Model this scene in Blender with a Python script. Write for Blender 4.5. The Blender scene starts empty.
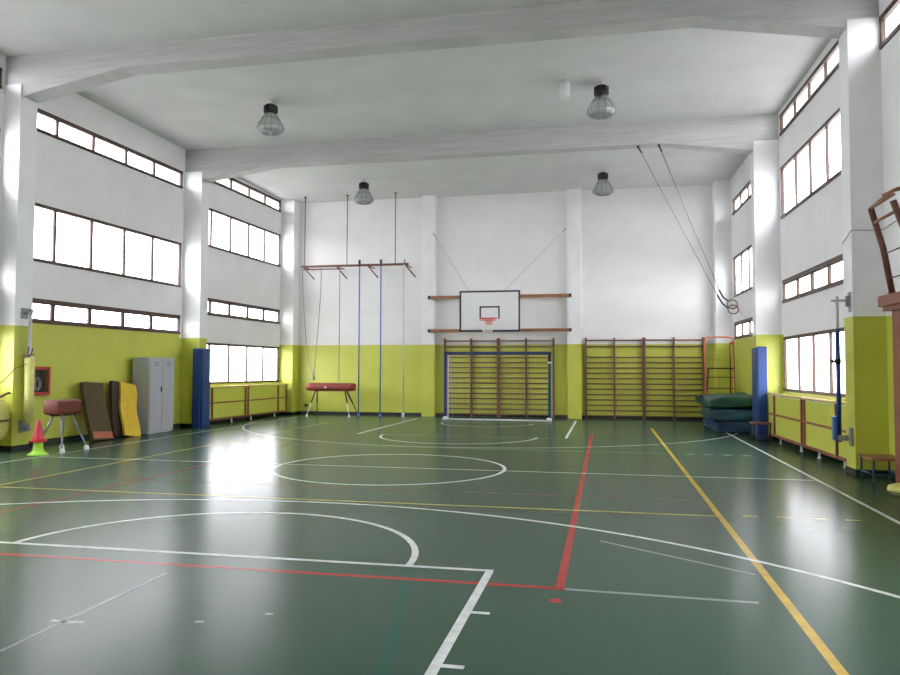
import bpy, bmesh, math, random
from mathutils import Vector, Matrix
random.seed(7)
C = bpy.context.scene.collection
SC = bpy.context.scene

# ---------------------------------------------------------------- camera, sky, exposure
cam = bpy.data.cameras.new('camera')
cam.sensor_width = 36.0
cam.lens = 749.08 / 900.0 * 36.0
cam.clip_start = 0.05
cam_o = bpy.data.objects.new('camera', cam)
C.objects.link(cam_o)
RM = [[0.9791778793, -0.2029271188, 0.0055915225], [0.2029814948, 0.9782857945, -0.0418976962],
      [0.0030320717, 0.0421602729, 0.9991062596]]
M4 = Matrix(((RM[0][0], RM[0][2], -RM[0][1], 0.0), (RM[1][0], RM[1][2], -RM[1][1], 0.0),
             (RM[2][0], RM[2][2], -RM[2][1], 1.546), (0, 0, 0, 1)))
cam_o.matrix_world = M4
SC.camera = cam_o

wd = bpy.data.worlds.new('overcast_sky')
SC.world = wd
wd.use_nodes = True
bg = wd.node_tree.nodes['Background']
bg.inputs[0].default_value = (1.0, 0.975, 0.995, 1)
bg.inputs[1].default_value = 5.0
SC.view_settings.view_transform = 'Standard'
SC.view_settings.look = 'None'
SC.view_settings.gamma = 1.0
SC.view_settings.use_curve_mapping = False
SC.view_settings.exposure = 1.48
SC.cycles.max_bounces = 12
SC.cycles.diffuse_bounces = 8
SC.cycles.glossy_bounces = 4
SC.cycles.transparent_max_bounces = 16
SC.cycles.caustics_reflective = False
SC.cycles.caustics_refractive = False
SC.cycles.use_denoising = True

# ---------------------------------------------------------------- materials
def _mat(name):
    m = bpy.data.materials.new(name)
    m.use_nodes = True
    return m, m.node_tree, m.node_tree.nodes['Principled BSDF']

def mat(name, col, rough=0.5, metal=0.0, var=0.08, scale=6.0, bump=0.0, bscale=60.0, stretch=None, spec=0.5):
    m, nt, p = _mat(name)
    tc = nt.nodes.new('ShaderNodeTexCoord')
    mp = nt.nodes.new('ShaderNodeMapping')
    if stretch: mp.inputs['Scale'].default_value = stretch
    nt.links.new(tc.outputs['Object'], mp.inputs[0])
    nz = nt.nodes.new('ShaderNodeTexNoise')
    nz.inputs['Scale'].default_value = scale
    nz.inputs['Detail'].default_value = 5.0
    nt.links.new(mp.outputs[0], nz.inputs['Vector'])
    r = nt.nodes.new('ShaderNodeValToRGB')
    r.color_ramp.elements[0].position = 0.3
    r.color_ramp.elements[1].position = 0.7
    r.color_ramp.elements[0].color = tuple(c * (1 - var) for c in col) + (1,)
    r.color_ramp.elements[1].color = tuple(min(1, c * (1 + var)) for c in col) + (1,)
    nt.links.new(nz.outputs['Fac'], r.inputs[0])
    nt.links.new(r.outputs[0], p.inputs['Base Color'])
    p.inputs['Roughness'].default_value = rough
    p.inputs['Metallic'].default_value = metal
    p.inputs['Specular IOR Level'].default_value = spec
    if bump:
        n2 = nt.nodes.new('ShaderNodeTexNoise')
        n2.inputs['Scale'].default_value = bscale
        n2.inputs['Detail'].default_value = 4.0
        nt.links.new(mp.outputs[0], n2.inputs['Vector'])
        b = nt.nodes.new('ShaderNodeBump')
        b.inputs['Strength'].default_value = bump
        b.inputs['Distance'].default_value = 0.01
        nt.links.new(n2.outputs['Fac'], b.inputs['Height'])
        nt.links.new(b.outputs[0], p.inputs['Normal'])
    return m

def glass_mat(name, tint=(1, 1, 1), gloss=0.06, rough=0.02):
    m = bpy.data.materials.new(name)
    m.use_nodes = True
    nt = m.node_tree
    nt.nodes.clear()
    o = nt.nodes.new('ShaderNodeOutputMaterial')
    t = nt.nodes.new('ShaderNodeBsdfTransparent')
    t.inputs[0].default_value = tint + (1,)
    g = nt.nodes.new('ShaderNodeBsdfGlossy')
    g.inputs['Roughness'].default_value = rough
    x = nt.nodes.new('ShaderNodeMixShader')
    x.inputs[0].default_value = gloss
    nt.links.new(t.outputs[0], x.inputs[1])
    nt.links.new(g.outputs[0], x.inputs[2])
    nt.links.new(x.outputs[0], o.inputs[0])
    return m

def paint_line(name, col, keep=0.95, rough=0.24):
    """court paint, worn through to the green floor in specks"""
    m, nt, p = _mat(name)
    tc = nt.nodes.new('ShaderNodeTexCoord')
    nz = nt.nodes.new('ShaderNodeTexNoise')
    nz.inputs['Scale'].default_value = 9.0
    nz.inputs['Detail'].default_value = 8.0
    nt.links.new(tc.outputs['Object'], nz.inputs['Vector'])
    r = nt.nodes.new('ShaderNodeValToRGB')
    r.color_ramp.elements[0].position = 0.30
    r.color_ramp.elements[1].position = 0.62
    r.color_ramp.elements[0].color = tuple(c * keep * 0.75 + f * (1 - keep * 0.75) for c, f in zip(col, FLOOR)) + (1,)
    r.color_ramp.elements[1].color = tuple(c * keep + f * (1 - keep) for c, f in zip(col, FLOOR)) + (1,)
    nt.links.new(nz.outputs['Fac'], r.inputs[0])
    nt.links.new(r.outputs[0], p.inputs['Base Color'])
    p.inputs['Roughness'].default_value = rough
    p.inputs['Specular IOR Level'].default_value = 0.05
    return m

FLOOR = (0.052, 0.096, 0.066)
M = {}
M['paving'] = mat('pale_concrete_paving', (0.52, 0.52, 0.51), 0.9)
M['white_wall'] = mat('white_plaster', (0.80, 0.795, 0.80), 0.75, var=0.035, scale=1.3, bump=0.12, bscale=18)
M['lime_wall'] = mat('lime_gloss_paint', (0.54, 0.575, 0.085), 0.42, var=0.05, scale=1.6, bump=0.1, bscale=18)
M['pillar'] = mat('white_painted_concrete', (0.84, 0.84, 0.86), 0.7, var=0.03, scale=2)
M['beam'] = mat('grey_white_concrete', (0.50, 0.50, 0.505), 0.8, var=0.10, scale=2.2, bump=0.4, bscale=9, stretch=(0.6, 1, 9))
M['black_skirting'] = mat('black_skirting', (0.015, 0.016, 0.016), 0.5)
M['frame'] = mat('brown_window_frame', (0.070, 0.034, 0.022), 0.5, var=0.15, scale=12)
M['glass'] = glass_mat('window_glass', (0.97, 0.98, 1.0), 0.05)
M['wood'] = mat('varnished_wood', (0.30, 0.13, 0.065), 0.45, var=0.2, scale=5, stretch=(1, 6, 1))
M['redwood'] = mat('reddish_wood', (0.25, 0.085, 0.05), 0.45, var=0.2, scale=6)
M['barwood'] = mat('brown_bar_wood', (0.17, 0.075, 0.045), 0.5, var=0.2, scale=7)
M['yellowwood'] = mat('pale_yellow_wood', (0.62, 0.50, 0.16), 0.45, var=0.15, scale=7)
M['blue_pad'] = mat('blue_vinyl', (0.006, 0.038, 0.18), 0.4, var=0.1, scale=4, bump=0.1, bscale=10)
M['blue_paint'] = mat('blue_painted_metal', (0.02, 0.06, 0.26), 0.35)
M['blue_pole'] = mat('mid_blue_painted_metal', (0.05, 0.13, 0.42), 0.35)
M['navy'] = mat('navy_painted_metal', (0.018, 0.028, 0.11), 0.35)
M['teal'] = mat('dark_teal_painted_metal', (0.015, 0.07, 0.09), 0.35)
M['white_paint'] = mat('white_painted_metal', (0.75, 0.76, 0.78), 0.4, var=0.03)
M['grey_metal'] = mat('grey_metal', (0.32, 0.33, 0.34), 0.4, metal=0.5)
M['galv'] = mat('pale_galvanised_metal', (0.60, 0.61, 0.62), 0.35, metal=0.4)
M['dark_metal'] = mat('dark_metal', (0.03, 0.03, 0.032), 0.5)
M['black'] = mat('black_plastic', (0.012, 0.012, 0.012), 0.45)
M['red_paint'] = mat('red_painted_metal', (0.42, 0.03, 0.025), 0.4)
M['red_tube'] = mat('faded_red_tube', (0.50, 0.10, 0.06), 0.4)
M['rust'] = mat('red_brown_metal', (0.15, 0.048, 0.032), 0.5, var=0.15)
M['leather'] = mat('brown_leather', (0.14, 0.030, 0.014), 0.6, var=0.2, scale=9, bump=0.3)
M['red_leather'] = mat('red_leather', (0.22, 0.034, 0.020), 0.6, var=0.15, scale=9, bump=0.3)
M['locker'] = mat('light_grey_locker', (0.42, 0.43, 0.47), 0.4, var=0.02)
M['locker_dark'] = mat('grey_seam', (0.12, 0.12, 0.13), 0.5)
M['olive_mat'] = mat('olive_brown_mat', (0.085, 0.060, 0.026), 0.8, var=0.2, scale=12, bump=0.2)
M['orange_label'] = mat('faded_orange_fabric', (0.42, 0.13, 0.06), 0.7, var=0.3, scale=30)
M['yellow_mat'] = mat('yellow_mat', (0.72, 0.49, 0.03), 0.6, var=0.08, scale=6, bump=0.2, bscale=8)
M['darkbrown_mat'] = mat('dark_brown_mat', (0.045, 0.025, 0.018), 0.8)
M['cone_red'] = mat('red_cone_plastic', (0.60, 0.03, 0.06), 0.45)
M['cone_lime'] = mat('lime_cone_plastic', (0.40, 0.75, 0.06), 0.45)
M['pad_yellow'] = mat('pale_yellow_pad', (0.68, 0.66, 0.22), 0.6, var=0.1, bump=0.3, bscale=10)
M['lime_soft'] = mat('lime_yellow_vinyl', (0.58, 0.58, 0.14), 0.5, var=0.1, bump=0.2, bscale=6)
M['green_crash'] = mat('dark_green_tarpaulin', (0.010, 0.065, 0.042), 0.55, var=0.25, scale=3, bump=0.9, bscale=5)
M['teal_crash'] = mat('dusty_teal_tarpaulin', (0.022, 0.07, 0.10), 0.55, var=0.4, scale=3, bump=0.5, bscale=4)
M['navy_crash'] = mat('navy_tarpaulin', (0.010, 0.032, 0.085), 0.55, var=0.3, scale=3, bump=0.5, bscale=4)
M['board'] = mat('white_backboard', (0.78, 0.78, 0.80), 0.4, var=0.02)
M['board_black'] = mat('black_board_line', (0.02, 0.02, 0.025), 0.5)
M['rim'] = mat('red_rim', (0.62, 0.06, 0.04), 0.4)
M['net'] = mat('white_cord', (0.80, 0.79, 0.74), 0.8)
M['rope'] = mat('hemp_rope', (0.33, 0.26, 0.20), 0.9, var=0.2, scale=30)
M['greyrope'] = mat('pale_pole_paint', (0.50, 0.52, 0.50), 0.6)
M['hose'] = mat('white_canvas_hose', (0.30, 0.32, 0.32), 0.8)
M['line_white'] = paint_line('white_court_paint', (0.74, 0.77, 0.76))
M['line_faint'] = paint_line('worn_white_court_paint', (0.62, 0.68, 0.66), 0.40)
M['line_mid'] = paint_line('faded_white_court_paint', (0.66, 0.69, 0.60), 0.82)
M['line_yellow'] = paint_line('yellow_court_paint', (0.60, 0.40, 0.045), 0.95)
M['line_yellow_faint'] = paint_line('faded_yellow_court_paint', (0.66, 0.50, 0.12), 0.8)
M['line_red'] = paint_line('red_court_paint', (0.46, 0.035, 0.032), 0.95)
M['line_red_faint'] = paint_line('faded_red_court_paint', (0.42, 0.07, 0.06), 0.6)
M['line_teal'] = paint_line('teal_repair_strip', (0.025, 0.115, 0.088), 0.6)

def prismatic():
    m = bpy.data.materials.new('prismatic_glass')
    m.use_nodes = True
    nt = m.node_tree; nt.nodes.clear()
    o = nt.nodes.new('ShaderNodeOutputMaterial')
    t = nt.nodes.new('ShaderNodeBsdfTransparent'); t.inputs[0].default_value = (.9, .92, .92, 1)
    d = nt.nodes.new('ShaderNodeBsdfTranslucent'); d.inputs[0].default_value = (.85, .87, .88, 1)
    e = nt.nodes.new('ShaderNodeBsdfDiffuse'); e.inputs[0].default_value = (.75, .77, .78, 1)
    g = nt.nodes.new('ShaderNodeBsdfGlossy'); g.inputs['Roughness'].default_value = .15
    a = nt.nodes.new('ShaderNodeMixShader'); b = nt.nodes.new('ShaderNodeMixShader'); c = nt.nodes.new('ShaderNodeMixShader')
    a.inputs[0].default_value = .5; nt.links.new(d.outputs[0], a.inputs[1]); nt.links.new(e.outputs[0], a.inputs[2])
    b.inputs[0].default_value = .38; nt.links.new(t.outputs[0], b.inputs[1]); nt.links.new(a.outputs[0], b.inputs[2])
    c.inputs[0].default_value = .12; nt.links.new(b.outputs[0], c.inputs[1]); nt.links.new(g.outputs[0], c.inputs[2])
    nt.links.new(c.outputs[0], o.inputs[0])
    return m
M['lamp_glass'] = prismatic()
def floor_material():
    m, nt, p = _mat('green_sports_floor')
    tc = nt.nodes.new('ShaderNodeTexCoord')
    n1 = nt.nodes.new('ShaderNodeTexNoise'); n1.inputs['Scale'].default_value = 0.8; n1.inputs['Detail'].default_value = 6
    n2 = nt.nodes.new('ShaderNodeTexNoise'); n2.inputs['Scale'].default_value = 22; n2.inputs['Detail'].default_value = 6
    nt.links.new(tc.outputs['Object'], n1.inputs['Vector']); nt.links.new(tc.outputs['Object'], n2.inputs['Vector'])
    ad = nt.nodes.new('ShaderNodeMath'); ad.operation = 'MULTIPLY_ADD'; ad.inputs[1].default_value = 0.35
    nt.links.new(n2.outputs['Fac'], ad.inputs[0]); 
    ml = nt.nodes.new('ShaderNodeMath'); ml.operation = 'MULTIPLY'; ml.inputs[1].default_value = 0.65
    nt.links.new(n1.outputs['Fac'], ml.inputs[0]); nt.links.new(ml.outputs[0], ad.inputs[2])
    r = nt.nodes.new('ShaderNodeValToRGB')
    r.color_ramp.elements[0].position = 0.36; r.color_ramp.elements[1].position = 0.64
    r.color_ramp.elements[0].color = (FLOOR[0] * .93, FLOOR[1] * .93, FLOOR[2] * .93, 1)
    r.color_ramp.elements[1].color = (FLOOR[0] * 1.08, FLOOR[1] * 1.07, FLOOR[2] * 1.07, 1)
    nt.links.new(ad.outputs[0], r.inputs[0]); p.inputs['Base Color'].default_value = FLOOR + (1,)
    rr = nt.nodes.new('ShaderNodeMapRange')
    rr.inputs['From Min'].default_value = 0.3; rr.inputs['From Max'].default_value = 0.7
    rr.inputs['To Min'].default_value = 0.27; rr.inputs['To Max'].default_value = 0.31
    p.inputs['Roughness'].default_value = 0.235
    b = nt.nodes.new('ShaderNodeBump'); b.inputs['Strength'].default_value = 0.02; b.inputs['Distance'].default_value = 0.01
    p.inputs['Specular IOR Level'].default_value = 0.05
    return m
M['floor'] = floor_material()

def ceiling_material():
    m, nt, p = _mat('white_concrete_roof_slabs')
    tc = nt.nodes.new('ShaderNodeTexCoord')
    n1 = nt.nodes.new('ShaderNodeTexNoise'); n1.inputs['Scale'].default_value = 1.1; n1.inputs['Detail'].default_value = 5
    nt.links.new(tc.outputs['Object'], n1.inputs['Vector'])
    r = nt.nodes.new('ShaderNodeValToRGB')
    r.color_ramp.elements[0].position = 0.3; r.color_ramp.elements[1].position = 0.7
    r.color_ramp.elements[0].color = (0.60, 0.605, 0.605, 1); r.color_ramp.elements[1].color = (0.67, 0.675, 0.675, 1)
    nt.links.new(n1.outputs['Fac'], r.inputs[0])
    sx = nt.nodes.new('ShaderNodeSeparateXYZ'); nt.links.new(tc.outputs['Object'], sx.inputs[0])
    md = nt.nodes.new('ShaderNodeMath'); md.operation = 'PINGPONG'; md.inputs[1].default_value = 0.6
    nt.links.new(sx.outputs[0], md.inputs[0])
    lt = nt.nodes.new('ShaderNodeMath'); lt.operation = 'LESS_THAN'; lt.inputs[1].default_value = 0.016
    nt.links.new(md.outputs[0], lt.inputs[0])
    mx = nt.nodes.new('ShaderNodeMix'); mx.data_type = 'RGBA'
    mu = nt.nodes.new('ShaderNodeMath'); mu.operation = 'MULTIPLY'; mu.inputs[1].default_value = 0.05
    nt.links.new(lt.outputs[0], mu.inputs[0]); nt.links.new(mu.outputs[0], mx.inputs['Factor'])
    nt.links.new(r.outputs[0], mx.inputs['A']); mx.inputs['B'].default_value = (0.35, 0.35, 0.34, 1)
    nt.links.new(mx.outputs['Result'], p.inputs['Base Color'])
    p.inputs['Roughness'].default_value = 0.85
    return m
M['ceiling'] = ceiling_material()

# ---------------------------------------------------------------- mesh builder
class MB:
    def __init__(s):
        s.bm = bmesh.new()
    def _fin(s, faces, mi, smooth=False):
        for f in faces:
            f.material_index = mi
            f.smooth = smooth
    def box(s, c, d, rot=None, mi=0, bev=0.0):
        t = bmesh.new()
        bmesh.ops.create_cube(t, size=1.0)
        bmesh.ops.scale(t, vec=d, verts=t.verts)
        if bev:
            bmesh.ops.bevel(t, geom=t.edges[:], offset=bev, segments=2, affect='EDGES', profile=0.5)
        if rot is not None: bmesh.ops.rotate(t, cent=(0, 0, 0), matrix=rot, verts=t.verts)
        bmesh.ops.translate(t, vec=c, verts=t.verts)
        s.merge(t, mi, bool(bev))
        return s
    def merge(s, t, mi=0, smooth=False):
        mp = {}
        for v in t.verts: mp[v] = s.bm.verts.new(v.co)
        for f in t.faces:
            try:
                g = s.bm.faces.new([mp[v] for v in f.verts])
                g.material_index = mi
                g.smooth = False
            except ValueError:
                pass
        t.free()
    def bx(s, x0, x1, y0, y1, z0, z1, mi=0, bev=0.0):
        return s.box(((x0 + x1) / 2, (y0 + y1) / 2, (z0 + z1) / 2), (abs(x1 - x0), abs(y1 - y0), abs(z1 - z0)), None, mi, bev)
    def hexa(s, p, mi=0):
        """eight corners: bottom ring of four, top ring of four"""
        v = [s.bm.verts.new(q) for q in p]
        for a in ((0, 3, 2, 1), (4, 5, 6, 7), (0, 1, 5, 4), (1, 2, 6, 5), (2, 3, 7, 6), (3, 0, 4, 7)):
            s.bm.faces.new([v[i] for i in a]).material_index = mi
        return s
    def quad(s, p, mi=0):
        s.bm.faces.new([s.bm.verts.new(q) for q in p]).material_index = mi
        return s
    def prism(s, poly, axis, a, b, mi=0):
        def P(u, v, w):
            return {'x': (w, u, v), 'y': (u, w, v), 'z': (u, v, w)}[axis]
        A = [s.bm.verts.new(P(u, v, a)) for u, v in poly]
        B = [s.bm.verts.new(P(u, v, b)) for u, v in poly]
        n = len(poly)
        fs = [s.bm.faces.new(A[::-1]), s.bm.faces.new(B)]
        for i in range(n): fs.append(s.bm.faces.new((A[i], A[(i + 1) % n], B[(i + 1) % n], B[i])))
        s._fin(fs, mi)
        bmesh.ops.recalc_face_normals(s.bm, faces=fs)
        return s
    def tube(s, pts, r, n=8, mi=0, closed=False, radii=None):
        pts = [Vector(p) for p in pts]
        m = len(pts)
        rings = []
        t0 = (pts[1] - pts[0]).normalized()
        up = Vector((0, 0, 1)) if abs(t0.z) < 0.9 else Vector((1, 0, 0))
        nrm = t0.cross(up).normalized()
        for i in range(m):
            if closed: t = (pts[(i + 1) % m] - pts[i - 1]).normalized()
            elif i == 0: t = (pts[1] - pts[0]).normalized()
            elif i == m - 1: t = (pts[-1] - pts[-2]).normalized()
            else: t = (pts[i + 1] - pts[i - 1]).normalized()
            nrm = (nrm - t * nrm.dot(t)).normalized()
            b = t.cross(nrm)
            rr = radii[i] if radii else r
            rings.append([s.bm.verts.new(pts[i] + (nrm * math.cos(2 * math.pi * k / n) + b * math.sin(2 * math.pi * k / n)) * rr) for k in range(n)])
        fs = []
        for i in range(m if closed else m - 1):
            A, B = rings[i], rings[(i + 1) % m]
            for k in range(n): fs.append(s.bm.faces.new((A[k], A[(k + 1) % n], B[(k + 1) % n], B[k])))
        s._fin(fs, mi, True)
        if not closed:
            s._fin([s.bm.faces.new(rings[0][::-1]), s.bm.faces.new(rings[-1])], mi)
        return s
    def lathe(s, prof, c=(0, 0, 0), n=24, mi=0, smooth=True):
        c = Vector(c)
        rings = []
        for r, z in prof:
            if r < 1e-5: rings.append([s.bm.verts.new(c + Vector((0, 0, z)))])
            else: rings.append([s.bm.verts.new(c + Vector((r * math.cos(2 * math.pi * k / n), r * math.sin(2 * math.pi * k / n), z))) for k in range(n)])
        fs = []
        for A, B in zip(rings, rings[1:]):
            for k in range(n):
                k2 = (k + 1) % n
                if len(A) == 1 and len(B) == 1: continue
                if len(A) == 1: fs.append(s.bm.faces.new((A[0], B[k2], B[k])))
                elif len(B) == 1: fs.append(s.bm.faces.new((A[k], A[k2], B[0])))
                else: fs.append(s.bm.faces.new((A[k], A[k2], B[k2], B[k])))
        s._fin(fs, mi, smooth)
        return s
    def build(s, name, mats, parent=None, recalc=True):
        if recalc: bmesh.ops.recalc_face_normals(s.bm, faces=s.bm.faces[:])
        me = bpy.data.meshes.new(name)
        s.bm.to_mesh(me)
        s.bm.free()
        for k in (mats if isinstance(mats, (list, tuple)) else [mats]): me.materials.append(M[k])
        o = bpy.data.objects.new(name, me)
        C.objects.link(o)
        if parent is not None: o.parent = parent
        return o

def tag(o, label=None, cat=None, group=None, kind=None):
    if label: o['label'] = label
    if cat: o['category'] = cat
    if group: o['group'] = group
    if kind: o['kind'] = kind
    return o

def thing(name, label, cat, loc=(0, 0, 0), rz=0.0, group=None):
    o = bpy.data.objects.new(name, None)
    C.objects.link(o)
    o.location = loc
    o.rotation_euler = (0, 0, rz)
    o.empty_display_size = 0.1
    return tag(o, label, cat, group)

def struct(name, mb, mats):
    return tag(mb.build(name, mats), kind='structure')

def dup(root, loc, rz, label, group=None):
    r = root.copy(); C.objects.link(r)
    r.location = loc; r.rotation_euler = (0, 0, rz)
    r['label'] = label
    if group: r['group'] = group
    for ch in list(root.children):
        c = ch.copy(); C.objects.link(c); c.parent = r
        for g in list(ch.children):
            d = g.copy(); C.objects.link(d); d.parent = c
    return r

def rotm(ax, deg): return Matrix.Rotation(math.radians(deg), 3, ax)

# ---------------------------------------------------------------- the hall
Y0, Y1 = -1.3, 24.1                      # front wall (behind the viewer) and back wall
WL = lambda y: -11.22 + 0.039 * (y - 12.1)   # face of the left window wall
WR = lambda y: 4.05 - 0.028 * (y - 12.1)     # face of the right window wall
PL = lambda y: WL(y) + 0.42 + 0.004 * (y - 12.1)
PR = lambda y: WR(y) - 0.43 - 0.002 * (y - 12.1)
DADO = 2.345
CZ = lambda y: 7.27 + 0.02 * (24.1 - y)
PIL = [(0.35, 0.75), (6.25, 6.65), (12.1, 12.5), (18.0, 18.35), (23.62, 24.1)]

# floor slab with the court markings
F = MB()
F.quad([(-12, Y0 - .3, 0), (5, Y0 - .3, 0), (5, Y1 + .3, 0), (-12, Y1 + .3, 0)], 0)
F.quad([(-12, Y0 - .3, -.2), (-12, Y1 + .3, -.2), (5, Y1 + .3, -.2), (5, Y0 - .3, -.2)], 0)
LM = ['floor', 'line_white', 'line_faint', 'line_mid', 'line_yellow', 'line_yellow_faint', 'line_red', 'line_red_faint', 'line_teal']
_lay = [0]
def strip(p, q, w, mi, lift=None):
    z = 0.0008 + 0.00012 * (lift if lift is not None else 0)
    p = Vector((p[0], p[1], 0)); q = Vector((q[0], q[1], 0))
    d = (q - p).normalized(); n = Vector((-d.y, d.x, 0)) * w / 2
    F.quad([(a.x, a.y, z) for a in (p - n, q - n, q + n, p + n)], mi)
def arc(cx, cy, r, a0, a1, w, mi, n=64, lift=0, ys=1.0):
    z = 0.0008 + 0.00012 * lift
    for i in range(n):
        a, b = math.radians(a0 + (a1 - a0) * i / n), math.radians(a0 + (a1 - a0) * (i + 1) / n)
        F.quad([(cx + (r - w / 2) * math.cos(a), cy + (r - w / 2) * math.sin(a) * ys, z), (cx + (r + w / 2) * math.cos(a), cy + (r + w / 2) * math.sin(a) * ys, z),
                (cx + (r + w / 2) * math.cos(b), cy + (r + w / 2) * math.sin(b) * ys, z), (cx + (r - w / 2) * math.cos(b), cy + (r - w / 2) * math.sin(b) * ys, z)], mi)
X0, YC = -3.326, 11.4075
BL0, BL1 = -0.05, 22.86
FT0, FT1 = 5.764, 17.05
# red training court
strip((X0 + 3, 5.41), (X0 + 3, 18.4), .062, 6, 0)
strip((X0 - 3, 5.41), (X0 - 3, 18.4), .06, 7, 0)
strip((-9.8, 5.41), (X0 + 3.04, 5.41), .055, 6, 0)
strip((X0 + 3.04, 5.40), (.99, 5.36), .045, 2, 0)
strip((-.52, 19.7), (1.1, 19.7), .05, 7, 0)
strip((-9, 9.35), (1.1, 9.35), .03, 7, 0)
F.prism([(-.335 + .045 * math.cos(a * .7854), 5.12 + .05 * math.sin(a * .7854)) for a in range(8)], 'z', 0.0002, 0.0009, 6)
# yellow volleyball court
strip((X0 + 4.5, 2.4), (X0 + 4.5, 20.5), .062, 4, 1)
strip((X0 - 4.5, 2.4), (X0 - 4.5, 20.5), .05, 5, 1)
strip((X0 - 4.5, YC - 3), (X0 + 4.5, YC - 3), .05, 5, 1)
strip((X0 - 4.5, YC + 3), (X0 + 4.5, YC + 3), .04, 2, 1)
for a in (1.42, 1.75, 2.08, 2.42):
    strip((a, YC - 2.93), (a + .15, YC - 2.92), .05, 5, 1)
    strip((a + .0, YC + 3), (a + .15, YC + 3), .05, 3, 1)
# white basketball court
strip((-9.64, BL0), (-9.64, BL1), .055, 3, 2)
strip((2.91, BL0), (2.91, BL1), .055, 1, 2)
strip((-9.64, BL0), (2.91, BL0), .055, 1, 2)
strip((-9.64, BL1), (2.91, BL1), .05, 2, 2)
strip((-9.61, YC), (2.88, YC), .05, 3, 2)
arc(X0, YC, 1.8, 0, 360, .055, 1, 96, 3)
for s_, bl, ft in ((1, BL0, FT0), (-1, BL1, FT1)):
    wm = 1
    strip((X0 - 2.475, ft), (X0 + 2.475, ft), .055, 1 if s_ > 0 else 2, 3)
    strip((X0 + 2.45, ft - s_ * .027), (X0 + 2.45, bl), .062, 1, 3)
    strip((X0 - 2.45, ft - s_ * .027), (X0 - 2.45, bl), .062, 1, 3)
    a0, a1 = (0, 180) if s_ > 0 else (180, 360)
    arc(X0, ft, 1.8, a0, a1, .058, 1, 64, 4)
    cb = bl + s_ * 1.575
    arc(X0, cb, 1.3, a0, a1, .05, 1 if s_ < 0 else 2, 48, 4)
    arc(X0, cb, 6.73, (2 if s_ > 0 else 182), (178 if s_ > 0 else 358), .055, 1 if s_ > 0 else 3, 128, 4)
    for t in (1.0, 1.88, 2.73):
        for sx in (1, -1):
            yy = ft - s_ * t
            strip((X0 + sx * 2.48, yy), (X0 + sx * 2.60, yy), .045, 1, 4)
# repairs and worn marks
strip((-3.24, 3.57), (-3.25, 5.17), .03, 2, 5)
strip((-3.33, 4.06), (-3.11, 4.07), .04, 3, 5)
strip((-2.46, 4.23), (-2.41, 4.24), .03, 2, 5)
strip((-2.11, 4.46), (-2.06, 4.46), .03, 2, 5)
strip((-.06, 6.97), (1.1, 6.08), .035, 2, 5)
strip((-1.5, 5.74), (-1.03, 3.3), .09, 8, -1)
tag(F.build('floor', LM, None, recalc=False), kind='structure')
G = MB(); G.quad([(-90, -60, -.25), (80, -60, -.25), (80, 90, -.25), (-90, 90, -.25)])  # unseen outdoor plane, added to weaken light reaching the ceiling from below
tag(G.build('ground', 'paving', None, recalc=False), kind='structure')

# side walls: white above a lime dado, with window openings bay by bay
PAT_A = [(2.44, 2.94, 'sash'), (3.68, 4.86, 'tall'), (6.12, 6.56, 'strip')]
PAT_B = [(1.10, 2.27, 'tall'), (3.04, 3.53, 'sash'), (4.97, 6.08, 'tall'), (6.84, 7.22, 'strip')]
PAT_L1 = [(2.44, 2.94, 'sash'), (3.68, 4.86, 'tall'), (6.31, 6.76, 'strip')]
PAT_R1 = [(1.08, 2.28, 'tall'), (3.03, 3.54, 'sash'), (4.92, 6.08, 'tall'), (6.80, 7.26, 'strip')]
BAYS_L = [(0.75, 6.25, PAT_B), (6.65, 12.0, PAT_B), (12.62, 17.87, PAT_L1), (18.36, 23.54, PAT_B)]  # first bay unseen on both sides; its windows added for light from the viewer's end
BAYS_R = [(0.75, 6.25, PAT_B), (6.65, 12.05, [(6.32, 6.80, 'strip')]), (12.62, 17.80, PAT_R1), (18.36, 23.26, PAT_A)]
TH = 0.06
def side_wall(name, W, sgn, bays):
    w = MB()
    def blk(a, b, z0, z1, dd=DADO):
        cuts = [z0] + ([dd] if z0 < dd < z1 else []) + [z1]
        for u, v in zip(cuts, cuts[1:]):
            mi = 1 if v <= dd + 1e-6 else 0
            o = sgn * TH
            ta, tb = (v, v)
            if v > 7.4: ta, tb = CZ(a) + .1, CZ(b) + .1
            w.hexa([(W(a), a, u), (W(b), b, u), (W(b) + o, b, u), (W(a) + o, a, u),
                    (W(a), a, ta), (W(b), b, tb), (W(b) + o, b, tb), (W(a) + o, a, ta)], mi)
    y = Y0 - TH
    for a, b, pat in bays:
        blk(y, a, 0, 7.5)
        z = 0
        dd = 2.44 if 2 < pat[0][0] < 3 else (2.27 if pat[0][0] < 2 else DADO)
        for z0, z1, _ in pat:
            blk(a, b, z, z0, dd)
            z = z1
        blk(a, b, z, 7.5, dd)
        y = b
    blk(y, Y1 + TH, 0, 7.5)
    return struct(name, w, ['white_wall', 'lime_wall'])
side_wall('wall_left', WL, -1, BAYS_L)
side_wall('wall_right', WR, 1, BAYS_R)

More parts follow.
